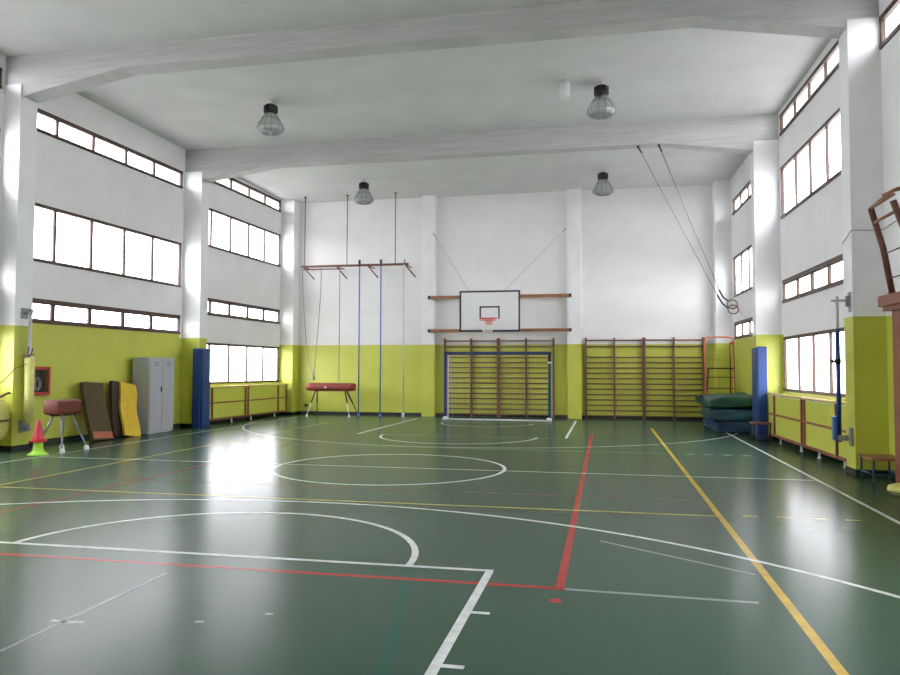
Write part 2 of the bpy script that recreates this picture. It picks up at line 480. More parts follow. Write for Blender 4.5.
nwin = [0]
def window(W, sgn, a, b, z0, z1, kind, mull):
    nwin[0] += 1
    ang = math.atan2(W(b) - W(a), b - a)
    f = MB()
    d0, d1 = 0.0, 0.045
    def bar(ya, yb, za, zb, e0=d0, e1=d1):
        f.hexa([(W(ya) + sgn * e0, ya, za), (W(yb) + sgn * e0, yb, za), (W(yb) + sgn * e1, yb, za), (W(ya) + sgn * e1, ya, za),
                (W(ya) + sgn * e0, ya, zb), (W(yb) + sgn * e0, yb, zb), (W(yb) + sgn * e1, yb, zb), (W(ya) + sgn * e1, ya, zb)])
    t = 0.065
    bar(a, b, z1 - t, z1 + (.02 if kind == 'strip' else 0), -0.02); bar(a, b, z0, z0 + t, -0.03)
    bar(a, a + .06, z0, z1, -.012); bar(b - .06, b, z0, z1, -.012)
    hw = 0.032 if kind != 'sash' else 0.05
    for y in mull: bar(y - hw, y + hw, z0, z1)
    if kind == 'sash':       # opening sashes have a second, thinner frame inside the first
        ed = [a + .03] + list(mull) + [b - .03]
        for p, q in zip(ed, ed[1:]):
            bar(p + .05, q - .05, z1 - t - .035, z1 - t, .02, .06)
            bar(p + .05, q - .05, z0 + t, z0 + t + .03, .02, .06)
    o = struct('window_%d' % nwin[0], f, 'frame')
    g = MB()
    e = .035
    g.hexa([(W(a) + sgn * e, a, z0), (W(b) + sgn * e, b, z0), (W(b) + sgn * (e + .008), b, z0), (W(a) + sgn * (e + .008), a, z0),
            (W(a) + sgn * e, a, z1), (W(b) + sgn * e, b, z1), (W(b) + sgn * (e + .008), b, z1), (W(a) + sgn * (e + .008), a, z1)])
    g.build('pane', 'glass', o)
MUL_L = [[1.8, 2.85, 3.9, 4.95], [7.7, 8.75, 9.8, 10.85], [13.46, 14.54, 15.64, 16.70], [19.33, 20.38, 21.45, 22.48]]
MUL_R = [[1.8, 2.85, 3.9, 4.95], [7.7, 8.75, 9.8, 10.85], [13.66, 14.68, 15.71, 16.72], [19.3, 20.32, 21.33, 22.3]]
for (a, b, pat), mu in zip(BAYS_L, MUL_L):
    for z0, z1, k in pat: window(WL, -1, a, b, z0, z1, k, mu)
for (a, b, pat), mu in zip(BAYS_R, MUL_R):
    for z0, z1, k in pat: window(WR, 1, a, b, z0, z1, k, mu)

for nm, ya, yb in (('wall_back', Y1, Y1 + .25), ('wall_front', Y0 - .25, Y0)):
    w = MB()
    w.bx(WL(ya), WR(ya), ya, yb, 0, DADO, 1)
    w.bx(WL(ya), WR(ya), ya, yb, DADO, 7.95, 0)
    struct(nm, w, ['white_wall', 'lime_wall'])

w = MB()
w.hexa([(-12, Y0 - .3, CZ(Y0 - .3)), (5, Y0 - .3, CZ(Y0 - .3)), (5, Y1 + .3, CZ(Y1 + .3)), (-12, Y1 + .3, CZ(Y1 + .3)),
        (-12, Y0 - .3, 8.2), (5, Y0 - .3, 8.2), (5, Y1 + .3, 8.2), (-12, Y1 + .3, 8.2)])
struct('ceiling', w, 'ceiling')

# pillars
nt_ = [0]
def trim(mb, mats):
    nt_[0] += 1
    return struct('trim_%d' % nt_[0], mb, mats)
PT = {0: 6.9, 1: 6.85, 2: 6.80, 3: 6.78, 4: 7.29}
for i, (a, b) in enumerate(PIL):
    for W, P in ((WL, PL), (WR, PR)):
        w = MB()
        x0, x1 = W((a + b) / 2), P((a + b) / 2)
        # seen from the room, a plain rectangular pillar with small chamfers
        if i == 2 and W is WL: x1 = -10.84
        if i == 3: x1 = -10.47 if W is WL else 3.34
        if i == 4: x1 = -10.31 if W is WL else 3.26
        if i == 2 and W is WR: x1 = 3.60
        PT[2] = 6.94 if W is WL else 6.83
        xa, xb = min(x0, x1) - (.02 if W is WL else 0), max(x0, x1) + (.02 if W is WR else 0)
        w.bx(xa, xb, a - (.03 if i in (2, 3) else 0), b, 0, DADO, 1)
        w.bx(xa, xb, a - (.03 if i in (2, 3) else 0), b, DADO, PT[i] if i in (2, 3) else CZ(b), 0)
        trim(w, ['pillar', 'lime_wall'])
for xa, xb in ((-5.90, -5.47), (-1.17, -.74)):
    w = MB()
    w.bx(xa, xb, 23.87, 24.12, 0, DADO, 1); w.bx(xa, xb, 23.87, 24.12, DADO, 7.28, 0)
    trim(w, ['pillar', 'lime_wall'])
# roof beams with haunches at both ends
for a, b, zk, ze, kl, kr in ((12.1, 12.5, 7.10, 6.72, -8.72, 1.43), (18.0, 18.35, 6.86, 6.57, -8.42, 1.27), (6.25, 6.65, 7.25, 6.85, -8.9, 1.6), (.35, .75, 7.35, 6.9, -9, 1.7)):
    w = MB()
    xl, xr = PL(a) + .0, PR(a)
    xl, xr = (WL(a), WR(a))
    zt = CZ(a) + .05
    w.prism([(xl, ze), (PL(a), ze), (kl, zk), (kr, zk), (PR(a), ze), (xr, ze), (xr, zt), (xl, zt)], 'y', a, b)
    trim(w, 'beam')
# dark skirting
w = MB(); w.bx(-10.31, 3.27, 24.075, 24.1, 0, .10); struct('baseboard_back', w, 'black_skirting')
for nm, W, P, sg in (('baseboard_left', WL, PL, 1), ('baseboard_right', WR, PR, -1)):
    w = MB()
    for i, (a, b) in enumerate(PIL):
        x1 = {('L', 2): -10.84, ('L', 3): -10.47, ('L', 4): -10.31, ('R', 2): 3.60, ('R', 3): 3.34, ('R', 4): 3.26}.get(('L' if sg > 0 else 'R', i), P((a + b) / 2))
        x0 = W((a + b) / 2)
        xs = sorted((x0, x1 + sg * .012))
        w.bx(xs[0], xs[1], a - .042, b + (.012 if i < 4 else 0), 0, .09)
        if i < 4:
            c, d = b, PIL[i + 1][0]
            w.hexa([(W(c), c, 0), (W(d), d, 0), (W(d) + sg * .015, d, 0), (W(c) + sg * .015, c, 0), (W(c), c, .1), (W(d), d, .1), (W(d) + sg * .015, d, .1), (W(c) + sg * .015, c, .1)])
    struct(nm, w, 'black_skirting')

# ---------------------------------------------------------------- pendant lamps
def lamp():
    t = thing('high_bay_lamp', '', 'lamp')
    m = MB(); m.lathe([(0, 0), (.06, 0), (.06, -.02), (.022, -.03), (.022, -.09), (0, -.09)], n=16); m.build('ceiling_mount', 'galv', t)
    m = MB(); m.lathe([(0, -.08), (.10, -.085), (.135, -.11), (.135, -.24), (.115, -.29), (0, -.29)], n=20)
    for k in range(10):
        a = k * math.pi / 5
        m.box((.14 * math.cos(a), .14 * math.sin(a), -.19), (.03, .008, .15), rotm('Z', math.degrees(a)))
    m.build('ballast_housing', 'black', t)
    m = MB(); m.lathe([(.10, -.29), (.13, -.33), (.19, -.42), (.255, -.52), (.285, -.58), (.29, -.62), (.27, -.66), (.20, -.70), (.10, -.715), (0, -.72)], n=32)
    m.lathe([(.09, -.30), (.18, -.42), (.245, -.52), (.275, -.58), (.28, -.62), (.26, -.655), (.19, -.69), (.10, -.705), (0, -.71)], n=32)
    m.build('glass_bell', 'lamp_glass', t)
    m = MB(); m.lathe([(0, -.34), (.035, -.35), (.05, -.44), (.045, -.52), (0, -.56)], n=16); m.build('bulb', 'white_paint', t)
    m = MB()
    for k in range(12):
        a = k * math.pi / 6
        m.tube([(r * math.cos(a), r * math.sin(a), z) for r, z in ((.11, -.28), (.20, -.42), (.27, -.53), (.30, -.61), (.275, -.675), (.20, -.715), (.05, -.735))], .0045, 5)
    for r, z in ((.20, -.42), (.30, -.605), (.205, -.715), (.06, -.735)):
        m.tube([(r * math.cos(a * math.pi / 12), r * math.sin(a * math.pi / 12), z) for a in range(24)], .0045, 5, closed=True)
    m.build('wire_guard', 'dark_metal', t)
    return t
L0 = lamp()
LS = [(-7.2, 15.16, 'caged glass bell lamp between the two beams, on the grey locker side'),
      (-.05, 15.45, 'caged glass bell lamp hanging beside the small white ceiling box'),
      (-7.2, 21.68, 'distant caged glass bell lamp above the hanging climbing ropes'),
      (-.04, 21.89, 'distant caged glass bell lamp beyond the far beam, beside the gymnastic ring cables')]
for i, (x, y, lb) in enumerate(LS):
    if i == 0:
        L0.location = (x, y, CZ(y)); L0['label'] = lb; L0['group'] = 'caged ceiling lamps'
    else: dup(L0, (x, y, CZ(y)), i * .3, lb)
t = thing('ceiling_speaker', 'small white cylindrical box fixed to the ceiling beside a caged lamp', 'speaker', (-.78, 15.25, CZ(15.25)))
m = MB(); m.lathe([(0, 0), (.05, 0), (.05, -.06), (0, -.06)], n=16); m.build('mount', 'white_paint', t)
m = MB(); m.lathe([(0, -.05), (.09, -.05), (.105, -.07), (.105, -.32), (.085, -.36), (0, -.37)], n=24); m.build('housing', 'white_paint', t)

# ---------------------------------------------------------------- wall bars
def wall_bars(label, sp, first=None):
    t = thing('wall_bars', label, 'wall bars', (0, 0, 0), 0, 'wall bars')
    w = sp[-1]
    for k, x in enumerate(sp):
        m = MB()
        m.prism([(-.13, 0.0), (-.02, 0.0), (-.02, 2.5), (-.05, 2.545), (-.17, 2.545), (-.17, 2.38), (-.13, 2.33)], 'x', x - .027, x + .027)
        m.build('upright', 'barwood', t)
    zs = [2.46] + [2.27] + [.10 + i * .1665 for i in range(12)]
    for i, z in enumerate(zs):
        m = MB()
        yy = -.145 if i == 0 else -.095
        m.tube([(0, yy, z), (w, yy, z)], .022, 8)
        m.build('rung', 'barwood', t)
    return t
SPW = .895
wb = wall_bars('wall bars behind the goal, half nearer the hanging climbing poles', [0.022, SPW, 2 * SPW - .022])
wb.location = (-5.17, 24.1, 0)
dup(wb, (-5.17 + 2 * SPW, 24.1, 0), 0, 'wall bars behind the goal, half under the right side of the basketball backboard')
dup(wb, (-.62, 24.1, 0), 0, 'wall bars right of the goal, unit next to the bare white pilaster')
dup(wb, (-.62 + 2 * SPW, 24.1, 0), 0, 'wall bars next to the red ladder chair and the pile of crash mats')

# ---------------------------------------------------------------- goal
t = thing('handball_goal', 'blue handball goal with white net in front of the wall bars', 'goal', (-3.22, 22.55, 0))
HW = 1.59
m = MB(); m.bx(-HW - .05, -HW + .05, -.04, .04, 0, 2.04, 0, .006); m.build('goalpost', 'navy', t)
m = MB(); m.bx(HW - .05, HW + .05, -.04, .04, 0, 1.78, 0, .006); p_ = m.build('goalpost', 'teal', t)
m = MB(); m.bx(HW - .052, HW + .052, -.042, .042, 1.72, 1.78); m.build('white_band', 'white_paint', p_)
m = MB(); m.bx(HW - .05, HW + .05, -.04, .04, 1.78, 2.04); m.build('black_band', 'black', p_)
m = MB(); m.bx(-HW - .05, HW + .05, -.04, .04, 1.98, 2.08, 0, .006); m.build('crossbar', 'navy', t)
for s_ in (-1, 1):
    m = MB(); m.tube([(s_ * (HW - .0), .02, 2.0), (s_ * (HW - .02), .55, 2.0), (s_ * (HW - .02), .75, 1.9), (s_ * (HW - .02), 1.05, 0.03), (s_ * HW, .02, .02)], .007, 6)
    m.build('net_support', 'grey_metal', t)
m = MB(); m.tube([(-HW + .05, 0.0, .018), (HW - .05, 0.0, .018)], .02, 8); m.build('ground_bar', 'white_paint', t)
m = MB(); m.bx(-HW + .06, -HW + .09, -.01, .02, .04, 1.98); m.build('net_rail', 'white_paint', t)
m = MB(); m.bx(HW + .045, HW + .065, -.01, .02, .04, 1.98); m.build('net_rail', 'white_paint', t)
for s_ in (-1, 1):
    m = MB(); m.lathe([(0, 0), (.07, 0), (.09, .02), (.085, .07), (.05, .10), (0, .11)], (s_ * (HW - .02), -.11, 0), 16); m.build('foot_weight', 'white_paint', t)
m = MB()
prof = [(.02, 2.0), (.5, 1.99), (.74, 1.88), (.82, 1.4), (.90, .9), (1.0, .3), (1.04, .03)]
for i in range(27):
    x = -HW + i * 2 * HW / 26
    m.tube([(x, y, z) for y, z in prof], .0012, 3)
for k in range(20):
    f = k / 19 * (len(prof) - 1); i = min(int(f), len(prof) - 2); u = f - i
    y = prof[i][0] * (1 - u) + prof[i + 1][0] * u; z = prof[i][1] * (1 - u) + prof[i + 1][1] * u
    m.tube([(-HW, y, z), (HW, y, z)], .0012, 3)
for s_ in (-1, 1):
    for k in range(1, 16):
        z = k * .125
        m.tube([(s_ * HW, .02, z), (s_ * HW, .75 + (1.9 - z) * .155, z)], .0012, 3)
    for k in range(1, 7):
        m.tube([(s_ * HW, k * .13, .02), (s_ * HW, k * .13, 1.98)], .0012, 3)
m.build('net', 'net', t)

# ---------------------------------------------------------------- basketball hoop
BX = -3.326
t = thing('basketball_hoop', 'white basketball backboard with red rim on wall-mounted timber beams above the goal', 'basketball hoop', (BX, 21.75, 0))
hw, z0, z1 = .90, 2.65, 3.86
bd = MB().bx(-hw, hw, 0, .04, z0, z1).build('backboard', 'board', t)
m = MB(); e = .0; y = -.004
for x0, x1, a, b in ((-hw, hw, z1 - .05, z1), (-hw, hw, z0, z0 + .05), (-hw, -hw + .05, z0, z1), (hw - .05, hw, z0, z1)):
    m.bx(x0, x1, y, 0.0, a, b)
m.build('black_border', 'board_black', bd)
m = MB(); c0, c1 = 3.02, 3.40; q = .30
for x0, x1, a, b in ((-q, q, c1 - .045, c1), (-q, -q + .045, c0, c1), (q - .045, q, c0, c1)):
    m.bx(x0, x1, y, 0.0, a, b)
m.build('target_square', 'board_black', bd)
m = MB(); m.bx(-.30, .22, -.008, 0, 3.02, 3.065); m.build('red_line', 'rim', bd)
rz_, ry = 2.96, -.38
m = MB(); m.tube([(.225 * math.cos(a * math.pi / 16), ry + .225 * math.sin(a * math.pi / 16), rz_) for a in range(32)], .011, 8, closed=True)
m.bx(-.11, .11, -.02, 0, rz_ - .12, rz_ + .05)
m.tube([(-.09, 0, rz_ - .01), (-.13, ry + .18, rz_)], .01, 6); m.tube([(.09, 0, rz_ - .01), (.13, ry + .18, rz_)], .01, 6)
m.tube([(-.06, 0, rz_ - .11), (-.1, ry + .2, rz_ - .01)], .01, 6); m.tube([(.06, 0, rz_ - .11), (.1, ry + .2, rz_ - .01)], .01, 6)
rim = m.build('rim', 'rim', t)
m = MB()
lv = [(.222, 0), (.19, -.1), (.155, -.2), (.135, -.3), (.13, -.38)]
for k in range(12):
    for s_ in (-1, 1):
        pts = [(r * math.cos((k + s_ * i * .5) * math.pi / 6), ry + r * math.sin((k + s_ * i * .5) * math.pi / 6), rz_ + z) for i, (r, z) in enumerate(lv)]
        m.tube(pts, .006, 4)
m.build('net', 'net', rim)
for z in (3.88, 2.79):
    m = MB(); m.bx(-5.66 - BX, -1.04 - BX, 2.0, 2.11, z - .05, z + .05); bb = m.build('timber_beam', 'wood', t)
    for x in (-5.66, -1.10):
        m = MB(); m.bx(x - BX - .01, x - BX + .07, 1.99, 2.0, z - .055, z + .055)
        m.build('end_plate', 'dark_metal', bb)
for s_ in (-1, 1):
    m = MB()
    for a, b in (((s_ * .55, .04, 3.7), (s_ * .55, 2.0, 3.88)), ((s_ * .55, .04, 2.8), (s_ * .55, 2.0, 2.79)), ((s_ * .55, .06, 3.68), (s_ * .55, 2.0, 2.82))):
        m.tube([a, b], .022, 8)
    m.bx(s_ * .55 - .03, s_ * .55 + .03, .04, .08, 2.72, 3.8)
    m.build('support_arm', 'dark_metal', t)
for s_, xe, xt in ((-1, -5.53, -.62), (1, -1.2, .42)):
    m = MB(); m.tube([(xt, .02, 3.85), (xe - BX, 2.10, 6.02)], .006, 5)
    m.tube([(xe - BX - s_ * .10, 2.06, 5.9), (xe - BX, 2.10, 6.02)], .018, 6)
    m.build('stay_cable', 'grey_metal', t)

# ---------------------------------------------------------------- climbing frame with ropes and poles
RY, RZ = 23.35, 4.94
t = thing('climbing_rig', 'brown steel climbing beam hung from the ceiling and braced to the back wall', 'climbing frame', (-8.07, RY, 0))
XF = -8.07
m = MB(); m.bx(-9.92 - XF, -6.22 - XF, -.035, .035, RZ - .035, RZ + .035, 0, .006); m.build('beam', 'rust', t)
for x in (-9.80, -8.32, -6.67):
    m = MB(); m.tube([(x - XF, 0, RZ), (x - XF, 0, CZ(RY))], .014, 8); m.bx(x - XF - .05, x - XF + .05, -.05, .05, CZ(RY) - .015, CZ(RY)); m.build('hanger_rod', 'rust', t)
for x in (-9.85, -8.70, -7.62, -6.35):
    m = MB()
    m.tube([(x - XF, .02, RZ - .01), (x + .02 - XF, 24.1 - RY, RZ - .01)], .022, 6)
    m.tube([(x + .02 - XF, .03, RZ - .03), (x + .30 - XF, .25, RZ - .40)], .022, 6)
    m.build('brace', 'rust', t)
m = MB(); m.tube([(-6.35 - XF, 0, RZ), (-6.35 - XF, 0, RZ + .16)], .02, 6); m.build('end_pin', 'rust', t)
m = MB(); m.bx(-9.9 - XF, -8.5 - XF, .10, .14, RZ - .1, RZ - .06); m.build('rail', 'rust', t)
for x, lb in ((-7.86, 'blue climbing pole nearer the pommel horse, from beam to floor'), (-7.13, 'blue climbing pole standing between the other blue pole and the pale thin pole')):
    q = thing('climbing_pole', lb, 'climbing pole', (x, RY - .06, 0), 0, 'blue climbing poles')
    m = MB(); m.tube([(0, 0, .06), (0, 0, RZ + .12)], .021, 10); m.build('shaft', 'blue_pole', q)
    m = MB(); m.lathe([(0, 0), (.05, 0), (.05, .05), (.03, .10), (0, .10)], n=16); m.build('foot', 'blue_pole', q)
    m = MB(); m.bx(-.035, .035, -.03, .02, RZ - .05, RZ + .16); m.build('clamp', 'dark_metal', q)
q = thing('climbing_pole', 'thin pale grey climbing pole with white foot, next to the wall pilaster', 'climbing pole', (-6.36, RY - .06, 0))
m = MB(); m.tube([(0, 0, .06), (0, 0, RZ)], .016, 10); m.build('shaft', 'greyrope', q)
m = MB(); m.lathe([(0, 0), (.045, 0), (.045, .1), (.02, .16), (0, .16)], n=16); m.build('foot', 'white_paint', q)
def rope(label, pts, r=.014, knot=None):
    q = thing('climbing_rope', label, 'rope', pts[0], 0, 'climbing ropes')
    b = Vector(pts[0])
    m = MB(); m.tube([Vector(p) - b for p in pts], r, 8); m.build('cord', 'rope', q)
    if knot:
        m = MB(); k = Vector(knot) - b
        m.lathe([(0, .09), (.035, .06), (.045, 0), (.035, -.06), (0, -.09)], k, 12); m.build('knot', 'rope', q)
def sag(a, b, s, n=10):
    a, b = Vector(a), Vector(b)
    return [tuple(a.lerp(b, i / n) + Vector((0, 0, -s * math.sin(math.pi * i / n)))) for i in range(n + 1)]
rope('slack hemp rope hanging outermost, next to the corner pillar, tied near the horse', [(-9.86, RY - .03, RZ - .05), (-9.83, RY - .03, 4.0), (-9.76, RY - .02, 3.0), (-9.68, RY - .02, 2.2), (-9.52, RY, 1.55), (-9.45, RY, 1.28)], .012)
rope('slanting hemp rope drawn down to a knot over the end of the horse', [(-9.19, RY - .03, RZ - .05), (-9.22, RY - .03, 3.9), (-9.30, RY - .02, 2.8), (-9.38, RY - .02, 1.9), (-9.44, RY + .02, 1.28)], .014, (-9.44, RY + .02, 1.24))
rope('straight hemp rope hanging over the middle of the red leather horse', [(-8.55, RY - .03, RZ - .03), (-8.55, RY - .03, 3.0), (-8.55, RY - .03, 1.12)], .015)

# ---------------------------------------------------------------- pommel horse
t = thing('pommel_horse', 'long red leather vaulting horse below the hanging ropes', 'vaulting horse', (-8.77, 23.2, 0))
m = MB()
pts, rad = [], []
for i in range(13):
    u = i / 12
    pts.append((-.82 + 1.64 * u, 0, .95)); rad.append(.135 * (.88 if i in (0, 12) else 1))
m.tube(pts, .135, 20, radii=rad)
m.build('body', 'red_leather', t)
m = MB()
m.lathe([(0, .03), (.035, .02), (.04, 0), (.03, -.03), (0, -.04)], (-.14, -.15, .94), 14)
m.build('fitting', 'galv', t)
for x, s_ in ((-.50, -1), (.50, 1)):
    for yy, fy, fx in ((-.07, -.28, .22), (.07, .30, .10 if s_ < 0 else .33)):
        m = MB(); m.tube([(x, yy, .85), (x + s_ * fx * .55, (yy + fy) / 2, .42)], .024, 8)
        lg = m.build('leg', 'dark_metal', t)
        m = MB(); m.tube([(x + s_ * fx * .5, (yy + fy) / 2, .45), (x + s_ * fx, fy, .05)], .017, 8); m.build('leg_extension', 'galv' if yy < 0 else 'dark_metal', lg)
        m = MB(); m.lathe([(0, 0), (.04, 0), (.04, .03), (.02, .07), (0, .07)], (x + s_ * fx, fy, 0), 12); m.build('foot', 'white_paint' if yy < 0 else 'black', lg)

# ---------------------------------------------------------------- vaulting buck
t = thing('vaulting_buck', 'short brown leather vaulting buck on four splayed steel legs beside the cone', 'vaulting buck', (-9.93, 12.28, 0))
m = MB(); m.box((0, 0, .82), (.36, .62, .275), None, 0, .045)
o = m.build('body', 'leather', t)
for p in o.data.polygons: p.use_smooth = True
m = MB(); m.bx(-.10, .10, -.22, .22, .655, .69); m.build('base_plate', 'dark_metal', t)
for sx in (-1, 1):
    for sy in (-1, 1):
        m = MB(); m.tube([(sx * .08, sy * .13, .68), (sx * .20, sy * .255, .30)], .023, 8); lg = m.build('leg', 'grey_metal', t)
        m = MB(); m.tube([(sx * .19, sy * .245, .33), (sx * .27, sy * .325, .05)], .016, 8); m.build('leg_extension', 'grey_metal', lg)
        m = MB(); m.lathe([(0, 0), (.045, 0), (.05, .03), (.035, .08), (0, .09)], (sx * .27, sy * .325, 0), 14); m.build('rubber_foot', 'white_paint', lg)

# ---------------------------------------------------------------- cones
t = thing('marker_base', 'lime yellow flared plastic marker cone carrying the red cone', 'cone', (-9.88, 11.62, 0))
m = MB(); m.lathe([(0, .001), (.165, 0), (.17, .02), (.11, .05), (.085, .10), (.075, .235), (0, .235)], n=24); m.build('body', 'cone_lime', t)
t = thing('traffic_cone', 'small red plastic cone stacked on the lime marker cone', 'cone', (-9.88, 11.62, .236))
m = MB(); m.box((0, 0, .012), (.26, .26, .024), rotm('Z', 30), 0, .006); m.build('base', 'cone_red', t)
m = MB(); m.lathe([(0, .02), (.105, .022), (.10, .05), (.03, .37), (.025, .385), (0, .385)], n=24); m.build('body', 'cone_red', t)

# ---------------------------------------------------------------- leaning mats
def leaning(name, label, base, w, h, th, lean, skew, mats_, wavy=0, group='mats leaning on the lime wall'):
    """slab standing on its short edge; +x is into the room, it leans towards -x"""
    t = thing(name, label, 'mat', base, 0, group)
    nseg = 14
    m = MB()
    up = Vector((-lean, skew, math.sqrt(max(.1, h * h - lean * lean - skew * skew))))
    hh = up.length; u = up.normalized()
    side = Vector((0.10, 1, 0)).normalized(); side = (side - u * side.dot(u)).normalized()
    nrm = side.cross(u).normalized()
    if nrm.x < 0: nrm = -nrm
    prev = None
    for i in range(nseg + 1):
        f = i / nseg
        sh = wavy * math.sin(f * 9.5) * .5
        wd2 = w / 2 * (1 - .02 * math.cos(f * 12) * (1 if wavy else 0))
        bow = .03 * math.sin(math.pi * f)
        c = u * (f * hh) - nrm * bow + side * sh
        ring = [m.bm.verts.new(c + side * a + nrm * b) for a, b in ((-wd2, 0), (wd2, 0), (wd2, th), (-wd2, th))]
        if prev:
            for k in range(4): m.bm.faces.new((prev[k], prev[(k + 1) % 4], ring[(k + 1) % 4], ring[k]))
        else: m.bm.faces.new(ring)
        prev = ring
    m.bm.faces.new(prev)
    o = m.build('slab', mats_[0], t)
    return t, u, side, nrm
t, u, sd, nr = leaning('foam_mat', 'olive brown mat with faded orange foot leaning on the lime wall beside the buck', (-10.57, 14.22, 0.0), .58, 1.27, .10, .38, .12, ['olive_mat'])
m = MB()
a, b = u * .02, u * .17
m.hexa([tuple(p) for p in (a - sd * .27 + nr * .10, a + sd * .27 + nr * .10, a + sd * .27 + nr * .112, a - sd * .27 + nr * .112,
                           b - sd * .27 + nr * .10, b + sd * .27 + nr * .10, b + sd * .27 + nr * .112, b - sd * .27 + nr * .112)])
m.build('orange_patch', 'orange_label', t)
leaning('foam_mat', 'dark brown mat leaning behind the wavy yellow mat', (-10.70, 15.10, 0.0), .52, 1.26, .07, .26, .22, ['darkbrown_mat'])
leaning('foam_mat', 'bright yellow wavy mat leaning beside the grey locker', (-10.53, 15.22, 0.0), .50, 1.26, .06, .34, .28, ['yellow_mat'], .05)

# ---------------------------------------------------------------- locker
t = thing('metal_locker', 'light grey two-door metal locker standing against the lime wall', 'locker', (-10.92, 15.80, 0))
m = MB(); m.bx(0, .44, 0, 1.02, .03, 1.80, 0, .004); m.bx(.02, .42, .02, 1.0, 0, .04); m.build('body', 'locker', t)
for k in range(2):
    m = MB(); m.bx(.44, .456, .012 + k * .502, .508 + k * .502 - .006, .06, 1.775, 0, .003); d = m.build('door', 'locker', t)
    if k == 0:
        m = MB(); m.bx(.456, .474, .45, .485, .98, 1.10); m.build('handle', 'dark_metal', d)
    m = MB()
    for z in (1.60, 1.64, 1.68): m.bx(.4562, .4575, .17 + k * .502, .35 + k * .502, z, z + .012)
    m.build('vent', 'locker_dark', d)

# ---------------------------------------------------------------- fire hose cabinet
t = thing('fire_hose_cabinet', 'red framed fire hose cabinet on the lime wall behind the padded post', 'fire cabinet', (WL(13.05), 12.86, 1.0), -math.atan(.039))
m = MB()
for y0, y1, a, b in ((0, .46, 0, .06), (0, .46, .51, .57), (0, .05, .05, .52), (.41, .46, .05, .52)): m.bx(.001, .09, y0, y1, a, b)
m.build('frame', 'red_paint', t)
m = MB(); m.bx(.001, .012, .04, .42, .05, .52); m.build('back_panel', 'black', t)
m = MB(); m.tube([(.04, .17 + .07 * math.cos(a * .52), .22 + .12 * math.sin(a * .52)) for a in range(12)], .028, 8, closed=True); m.build('hose', 'hose', t)
m = MB(); m.bx(.082, .086, .05, .41, .06, .51); m.build('glass', 'glass', t)

# ---------------------------------------------------------------- padded post at the left pillar
t = thing('volleyball_post', 'steel post with pale yellow padding bracketed to the pillar beside the cone', 'post', (-10.70, 12.30, 0))
m = MB(); m.tube([(0, 0, .40), (0, 0, 2.62)], .03, 12); m.build('pole', 'galv', t)
m = MB(); m.tube([(.01, 0, .50), (.01, 0, .51), (.012, 0, 1.1), (.01, 0, 1.70), (.01, 0, 1.78)], .085, 14, radii=[.07, .09, .085, .092, .07]); m.build('padding', 'pad_yellow', t)
m = MB(); m.tube([(.03, -.06, 1.95), (.02, -.075, 1.72), (.01, -.08, 1.62)], .012, 6); m.tube([(.02, .06, 1.92), (.04, -.05, 1.68)], .012, 6)
m.bx(-.05, .06, -.08, .06, 1.74, 1.80); m.build('strap', 'black', t)
m = MB(); m.bx(-.14, -.12, -.08, .08, 2.48, 2.68); m.bx(-.13, .04, -.02, .02, 2.56, 2.60); m.bx(-.04, .04, -.04, .04, 2.60, 2.66); m.build('bracket', 'grey_metal', t)
m = MB(); m.bx(-.14, -.12, -.08, .08, .32, .56); m.bx(-.13, .05, -.025, .025, .37, .43); m.lathe([(0, -.04), (.05, -.04), (.05, .04), (0, .04)], (.0, 0, .40), 12); m.build('bracket', 'grey_metal', t)
m = MB(); m.tube(sag((.02, -.09, 1.62), (-.10, -.24, 1.53), 0), .006, 5); m.tube(sag((-.10, -.24, 1.53), (-.52, -.26, 1.17), .01), .006, 5); m.build('cord', 'black', t)
t = thing('padded_roll', 'lime yellow padded sack strapped to the near face of the pillar', 'padded sack', (-10.93, 11.80, 0))
m = MB(); m.lathe([(0, .22), (.10, .23), (.17, .30), (.20, .45), (.20, .75), (.17, .90), (.08, .98), (0, 1.0)], n=24); m.build('sack', 'lime_soft', t)
m = MB(); m.lathe([(.203, .56), (.209, .56), (.209, .60), (.203, .60)], n=24); m.tube([(.05, -.1, .98), (.12, 0, 1.03), (.05, .12, 1.05), (.02, .26, 1.08)], .025, 6); m.build('strap', 'barwood', t)

# ---------------------------------------------------------------- blue protection mats
t = thing('pillar_pad', 'tall blue vinyl protection mat on the pillar beside the grey locker', 'protection mat', (-10.45, 17.98, 0), 0, 'blue pillar mats')
m = MB(); m.bx(-.10, .11, -.20, .36, .0, 2.07, 0, .02); m.build('pad', 'blue_pad', t)
m = MB(); m.bx(.112, .18, -.16, .18, 0, 2.05, 0, .02); m.build('folded_panel', 'blue_pad', t)
t = thing('pillar_pad', 'tall blue vinyl protection mat on the pillar next to the crash mats', 'protection mat', (3.40, 17.86, 0), 0, 'blue pillar mats')
m = MB(); m.bx(-.08, .13, -.10, .12, .0, 2.07, 0, .02); m.build('pad', 'blue_pad', t)
m = MB(); m.bx(-.10, -.081, -.08, .45, 0.02, 2.05, 0, .006); m.build('folded_panel', 'blue_pad', t)

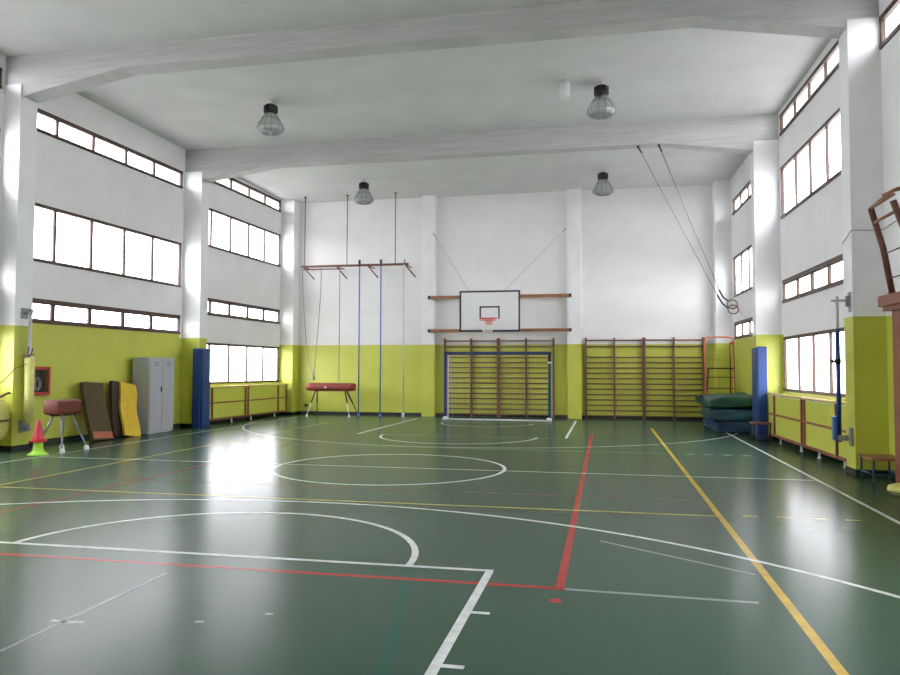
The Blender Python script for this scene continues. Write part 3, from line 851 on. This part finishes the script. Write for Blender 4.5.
# ---------------------------------------------------------------- radiator covers
def cover(label, W, sgn, ya, yb, posts, feet, shelf, railmat='redwood', gp='radiator covers'):
    """front stands about 0.35 m into the room; sgn +1 = room lies towards +x"""
    L = yb - ya
    xw = W(ya)
    ang = math.atan2(W(yb) - W(ya), L)
    t = thing('radiator_cover', label, 'radiator cover', (xw, ya, 0), -ang, gp)
    D = .33 * sgn
    m = MB(); m.bx(D, D + sgn * .02, .0, L, .16, .98); m.build('panel', 'lime_wall', t)
    m = MB(); m.bx(sgn * .02, D + sgn * .02, 0, L, .985, 1.01); m.build('shelf', shelf, t)
    m = MB(); m.tube([(D + sgn * .045, 0, 1.03), (D + sgn * .045, L, 1.03)], .026, 8); m.build('top_rail', 'yellowwood', t)
    m = MB(); m.bx(D + sgn * .022, D + sgn * .05, 0, L, .57, .61); m.build('middle_rail', railmat, t)
    m = MB(); m.bx(D + sgn * .022, D + sgn * .05, 0, L, .12, .17); m.build('bottom_rail', railmat, t)
    for p in posts:
        m = MB(); m.bx(D + sgn * .022, D + sgn * .056, p - ya - .03, p - ya + .03, .12, 1.0); m.build('upright', railmat, t)
    for p in feet:
        m = MB(); m.lathe([(0, 0), (.03, 0), (.03, .03), (.018, .04), (.018, .125), (0, .125)], (D + sgn * .01, p - ya, 0), 12); m.build('foot', 'white_paint', t)
    return t
cover('lime radiator cover with brown rails, beside the blue mat next to the locker', WL, 1, 18.60, 20.78, [18.9, 20.72], [19.98], 'lime_wall')
cover('lime radiator cover with brown rails, ending at the corner near the pommel horse', WL, 1, 20.80, 23.5, [20.88, 22.82, 23.4], [21.1, 22.63], 'lime_wall')
cover('lime radiator cover with brown rails, beside the low stool', WR, -1, 15.08, 17.75, [15.16, 17.2], [15.3, 16.82], 'white_paint')
cover('lime radiator cover with brown rails, behind the slim blue volleyball post', WR, -1, 12.55, 15.05, [13.19, 14.98], [14.2, 12.9], 'white_paint')

# ---------------------------------------------------------------- crash mats
def crash(label, x, y, z, w, l, h, rz, matn, seed, dz=0.0):
    t = thing('crash_mat', label, 'crash mat', (x, y, z), math.radians(rz), 'pile of crash mats')
    rr = random.Random(seed)
    ph = [rr.uniform(0, 6) for _ in range(8)]
    m = MB()
    bm = m.bm
    bmesh.ops.create_cube(bm, size=1.0)
    bmesh.ops.subdivide_edges(bm, edges=bm.edges[:], cuts=11, use_grid_fill=True)
    for v in bm.verts:
        a, b, c = v.co.x * 2, v.co.y * 2, v.co.z * 2
        ex = (1 - abs(a) ** 6) ; ey = (1 - abs(b) ** 6); ez = (1 - abs(c) ** 2)
        k = .5 + .5 * ez
        rz2 = math.sqrt(max(0, 1 - abs(c) ** 3.0)) * .5 + .5
        X = v.co.x * w - (1 - rz2) * .06 * a * abs(a) ** 3; Yy = v.co.y * l - (1 - rz2) * .06 * b * abs(b) ** 3
        Z = (v.co.z + .5) * h
        crn = (abs(a) ** 8 + abs(b) ** 8) * .5
        top = (v.co.z + .5)
        Z += top * (.028 * math.sin(3.1 * a + ph[0]) * math.cos(2.4 * b + ph[1]) + .018 * math.sin(7 * b + ph[2])) - top * crn * .02 + (1 - top) * crn * .006
        X += .035 * ez * math.sin(4 * b + ph[3]) ; Yy += .035 * ez * math.sin(4 * a + ph[4])
        Z += dz * (a + 1) * .5 * top
        v.co = (X, Yy, Z)
    for f in bm.faces: f.smooth = True
    o = m.build('padding', matn, t)
    m = MB()
    pts = []
    for (sx, sy), (ex2, ey2) in (((-1, -1), (1, -1)), ((1, -1), (1, 1)), ((1, 1), (-1, 1)), ((-1, 1), (-1, -1))):
        for i in range(8):
            f = i / 8
            pts.append(((sx * (1 - f) + ex2 * f) * w * .49, (sy * (1 - f) + ey2 * f) * l * .492, h * .5 + .012 * math.sin(i)))
    m.tube(pts, .012, 6, closed=True)
    m.build('seam', 'black', o)
    return t
crash('navy crash mat at the bottom of the slumped pile next to the wall bars', 3.16, 20.72, 0, 1.02, 2.45, .27, 1, 'navy_crash', 3)
crash('dusty teal crash mat in the middle of the slumped pile', 3.12, 20.70, .30, 1.14, 2.5, .27, -1.5, 'teal_crash', 11, .03)
crash('dark green crash mat lying on top of the slumped pile', 3.10, 20.72, .62, 1.18, 2.55, .24, 1, 'green_crash', 23, .06)

# ---------------------------------------------------------------- referee ladder chair
t = thing('referee_chair', 'tall red tubular referee ladder chair with black seat behind the crash mats', 'referee chair', (3.23, 22.9, 0))
m = MB(); m.tube([(-.40, -.30, 0), (-.40, -.22, 1.0), (-.40, -.10, 1.7), (-.40, 0, 2.40), (-.34, 0, 2.50), (.34, 0, 2.50), (.40, 0, 2.40), (.40, -.10, 1.7), (.40, -.22, 1.0), (.40, -.30, 0)], .022, 8); m.build('front_frame', 'red_tube', t)
m = MB(); m.tube([(.28, -.15, 2.30), (.30, -.1, 1.6), (.38, .5, .0)], .02, 8); m.tube([(-.28, -.15, 1.6), (-.30, -.1, 1.6), (-.38, .5, .0)], .02, 8)
m.tube([(-.37, .42, .2), (.37, .42, .2)], .016, 8); m.build('rear_frame', 'rust', t)
m = MB(); m.bx(-.33, .36, -.30, .10, 1.57, 1.61, 0, .01); m.build('seat', 'black', t)
for i, z in enumerate((.35, .68, 1.0, 1.32)):
    m = MB(); m.bx(-.40, .40, -.32 + .06 * i, -.22 + .06 * i, z, z + .03); m.build('rung', 'barwood', t)
m = MB(); m.tube([(-.40, -.15, 1.85), (.40, -.15, 1.85)], .004, 6); m.bx(.3, .42, -.06, .06, 2.28, 2.36); m.build('hand_rail', 'red_tube', t)

# ---------------------------------------------------------------- low stool, end bench and cushion
def bench(name, label, loc, w, l, h, rz=0, top='wood', leg='blue_paint'):
    t = thing(name, label, 'bench', loc, math.radians(rz))
    m = MB(); m.bx(-w / 2, w / 2, -l / 2, l / 2, h - .035, h, 0, .006); m.build('seat', top, t)
    for sx in (-1, 1):
        for sy in (-1, 1):
            m = MB(); m.tube([(sx * (w / 2 - .035), sy * (l / 2 - .035), 0), (sx * (w / 2 - .035), sy * (l / 2 - .035), h - .035)], .016, 8); m.build('leg', leg, t)
    m = MB()
    for sx in (-1, 1): m.tube([(sx * (w / 2 - .035), -l / 2 + .035, .10), (sx * (w / 2 - .035), l / 2 - .035, .10)], .012, 6)
    for sy in (-1, 1): m.tube([(-w / 2 + .035, sy * (l / 2 - .035), .10), (w / 2 - .035, sy * (l / 2 - .035), .10)], .012, 6)
    m.build('stretcher', leg, t)
    return t
bench('low_stool', 'small wooden-topped stool on dark metal legs in front of the radiator cover', (3.30, 17.38, 0), .40, .34, .41, 0, 'redwood', 'dark_metal')
bench('low_bench', 'low wooden bench with dark blue-green metal legs beside the pillar and wooden cupboard', (3.81, 11.66, 0), .44, .58, .335, 0, 'wood', 'teal')
t = thing('round_cushion', 'round lime yellow cushion lying on the floor in front of the low bench', 'cushion', (3.67, 10.40, 0))
m = MB(); m.lathe([(0, .0), (.16, .0), (.195, .02), (.205, .06), (.19, .10), (.12, .125), (0, .13)], n=28); m.build('pad', 'lime_soft', t)
m = MB(); m.tube([(.203 * math.cos(a * math.pi / 14), .203 * math.sin(a * math.pi / 14), .03) for a in range(28)], .008, 6, closed=True); m.build('piping', 'black', t)

# ---------------------------------------------------------------- volleyball post at the right pillar
t = thing('volleyball_post', 'slim blue and grey volleyball post bracketed to the pillar beside the radiator cover', 'post', (3.42, 12.20, 0))
m = MB(); m.tube([(0, 0, 2.15), (0, 0, 2.66)], .022, 10); m.build('upper_tube', 'galv', t)
m = MB(); m.tube([(0, 0, .48), (0, 0, 2.17)], .034, 12); m.build('lower_tube', 'blue_paint', t)
m = MB(); m.bx(-.10, .02, -.03, .03, 1.66, 1.70); m.lathe([(.035, -.04), (.045, -.04), (.045, .04), (.035, .04)], (0, 0, 1.68), 12); m.build('clamp', 'black', t)
m = MB(); m.bx(.17, .185, -.06, .06, 2.42, 2.72); m.bx(-.08, .17, -.018, .018, 2.58, 2.61); m.bx(.12, .17, -.035, .035, 2.50, 2.66); m.build('bracket', 'grey_metal', t)
m = MB(); m.bx(.14, .185, -.05, .06, .42, .70, 0, .01); m.bx(-.03, .11, -.04, .02, .50, .58); m.build('bracket', 'grey_metal', t)
m = MB(); m.bx(-.09, -.04, -.05, .05, .50, .86, 0, .01); m.build('winch', 'blue_pole', t)

# ---------------------------------------------------------------- wooden cupboard and the steel frame on it
t = thing('wooden_cupboard', 'tall reddish wooden cupboard with projecting cornice beyond the low bench', 'cupboard', (3.87, 10.30, 0))
m = MB(); m.bx(0, .13, -1.0, 1.0, 0, 2.36)
for k in range(12): m.bx(-.006, 0.001, -1.0, 1.0, .02 + k * .195, .205 + k * .195)
m.build('body', 'redwood', t)
m = MB(); m.bx(-.12, .13, -1.05, 1.0, 2.36, 2.42); m.bx(-.18, .13, -1.1, 1.0, 2.42, 2.56); m.build('cornice', 'redwood', t)
t = thing('ladder_stand', 'rust brown steel ladder frame leaning out above the wooden cupboard', 'steel frame', (3.80, 10.6, 2.562))
m = MB(); m.bx(-.07, .05, .36, .46, 0, .03); 
m.tube([(-.02, .42, .0), (-.12, .42, .62), (-.265, .42, 1.18)], .042, 8); m.build('rail', 'rust', t)
m = MB(); m.tube([(-.02, -.42, .0), (-.12, -.42, .62), (-.28, -.42, 1.10)], .042, 8); m.bx(-.07, .05, -.46, -.36, 0, .03); m.build('rail', 'rust', t)
for k, (x, z) in enumerate(((-.265, 1.18), (-.225, .98), (-.11, .55), (-.05, .22))):
    m = MB(); m.tube([(x, .42, z), (x - .005, -.42, z)], .022 if k < 2 else .010, 8); m.build('rung', 'wood' if k < 2 else 'dark_metal', t)
m = MB(); m.tube([(-.265, .42, 1.18), (-.10, .12, 1.34), (.19, .12, 1.40)], .022, 8); m.tube([(-.16, .30, 1.32), (.0, .25, 1.40), (.2, .1, 1.42)], .018, 8); m.build('top_arm', 'wood', t)

# ---------------------------------------------------------------- gymnastic rings drawn aside to the wall
RYY = 18.12
def ring_cable(label, xa, strap, end, rc, group='gymnastic rings'):
    t = thing('gymnastic_ring', label, 'gymnastic ring', (xa, RYY, 6.855), 0, group)
    b = Vector((xa, RYY, 6.855))
    m = MB(); m.lathe([(0, 0), (.035, 0), (.035, -.03), (0, -.05)], n=12); m.tube([(0, 0, -.03), tuple((Vector(strap) - b) * .05)], .018, 6); m.build('hook', 'dark_metal', t)
    m = MB(); m.tube([(0, 0, -.03), tuple(Vector(strap) - b)], .009, 6); m.build('cable', 'grey_metal', t)
    m = MB(); m.tube([tuple(Vector(p) - b) for p in (strap, ((strap[0] + end[0]) / 2 - .01, (strap[1] + end[1]) / 2, (strap[2] + end[2]) / 2 - .04), end)], .020, 8); m.build('strap', 'dark_metal', t)
    c = Vector(rc) - b
    m = MB(); m.tube([tuple(c + Vector((.112 * math.cos(a * math.pi / 14), .05 * math.sin(a * math.pi / 14), .105 * math.sin(a * math.pi / 14)))) for a in range(28)], .014, 8, closed=True); m.build('ring', 'barwood', t)
ring_cable('lower gymnastic ring on its cable drawn towards the window wall', .79, (2.53, RYY - .05, 3.27), (2.76, RYY - .07, 2.96), (2.87, RYY - .07, 2.93))
ring_cable('upper gymnastic ring tucked behind the other ring near the window wall', 1.27, (2.59, RYY + .08, 3.40), (2.78, RYY + .06, 3.14), (2.87, RYY + .05, 3.06))
m = MB(); m.tube(sag((2.96, RYY - .05, 2.92), (3.34, RYY + .0, 2.62), .02), .004, 5)
o = m.build('tie_cord', 'grey_metal'); tag(o, 'thin cord tying the gymnastic rings back to the pillar', 'cord')

# ---------------------------------------------------------------- small fittings
m = MB(); m.tube([(3.592, 12.48, 3.50), (3.592, 12.2, 3.58), (3.588, 12.06, 3.62), (3.66, 12.060, 3.63), (3.9, 12.060, 3.62), (4.03, 12.060, 3.63), (4.04, 11.6, 3.66), (4.045, 10.9, 3.7)], .007, 6)
o = m.build('cable', 'grey_metal'); tag(o, 'thin grey cable running across the white face of the pillar above the bench', 'cable')
t = thing('wall_socket', 'small dark electric socket low on the lime wall beside the corner pillar', 'socket', (-10.0, 24.1, .30))
m = MB(); m.bx(-.06, .06, -.03, 0, -.04, .04, 0, .006); m.build('plate', 'dark_metal', t)
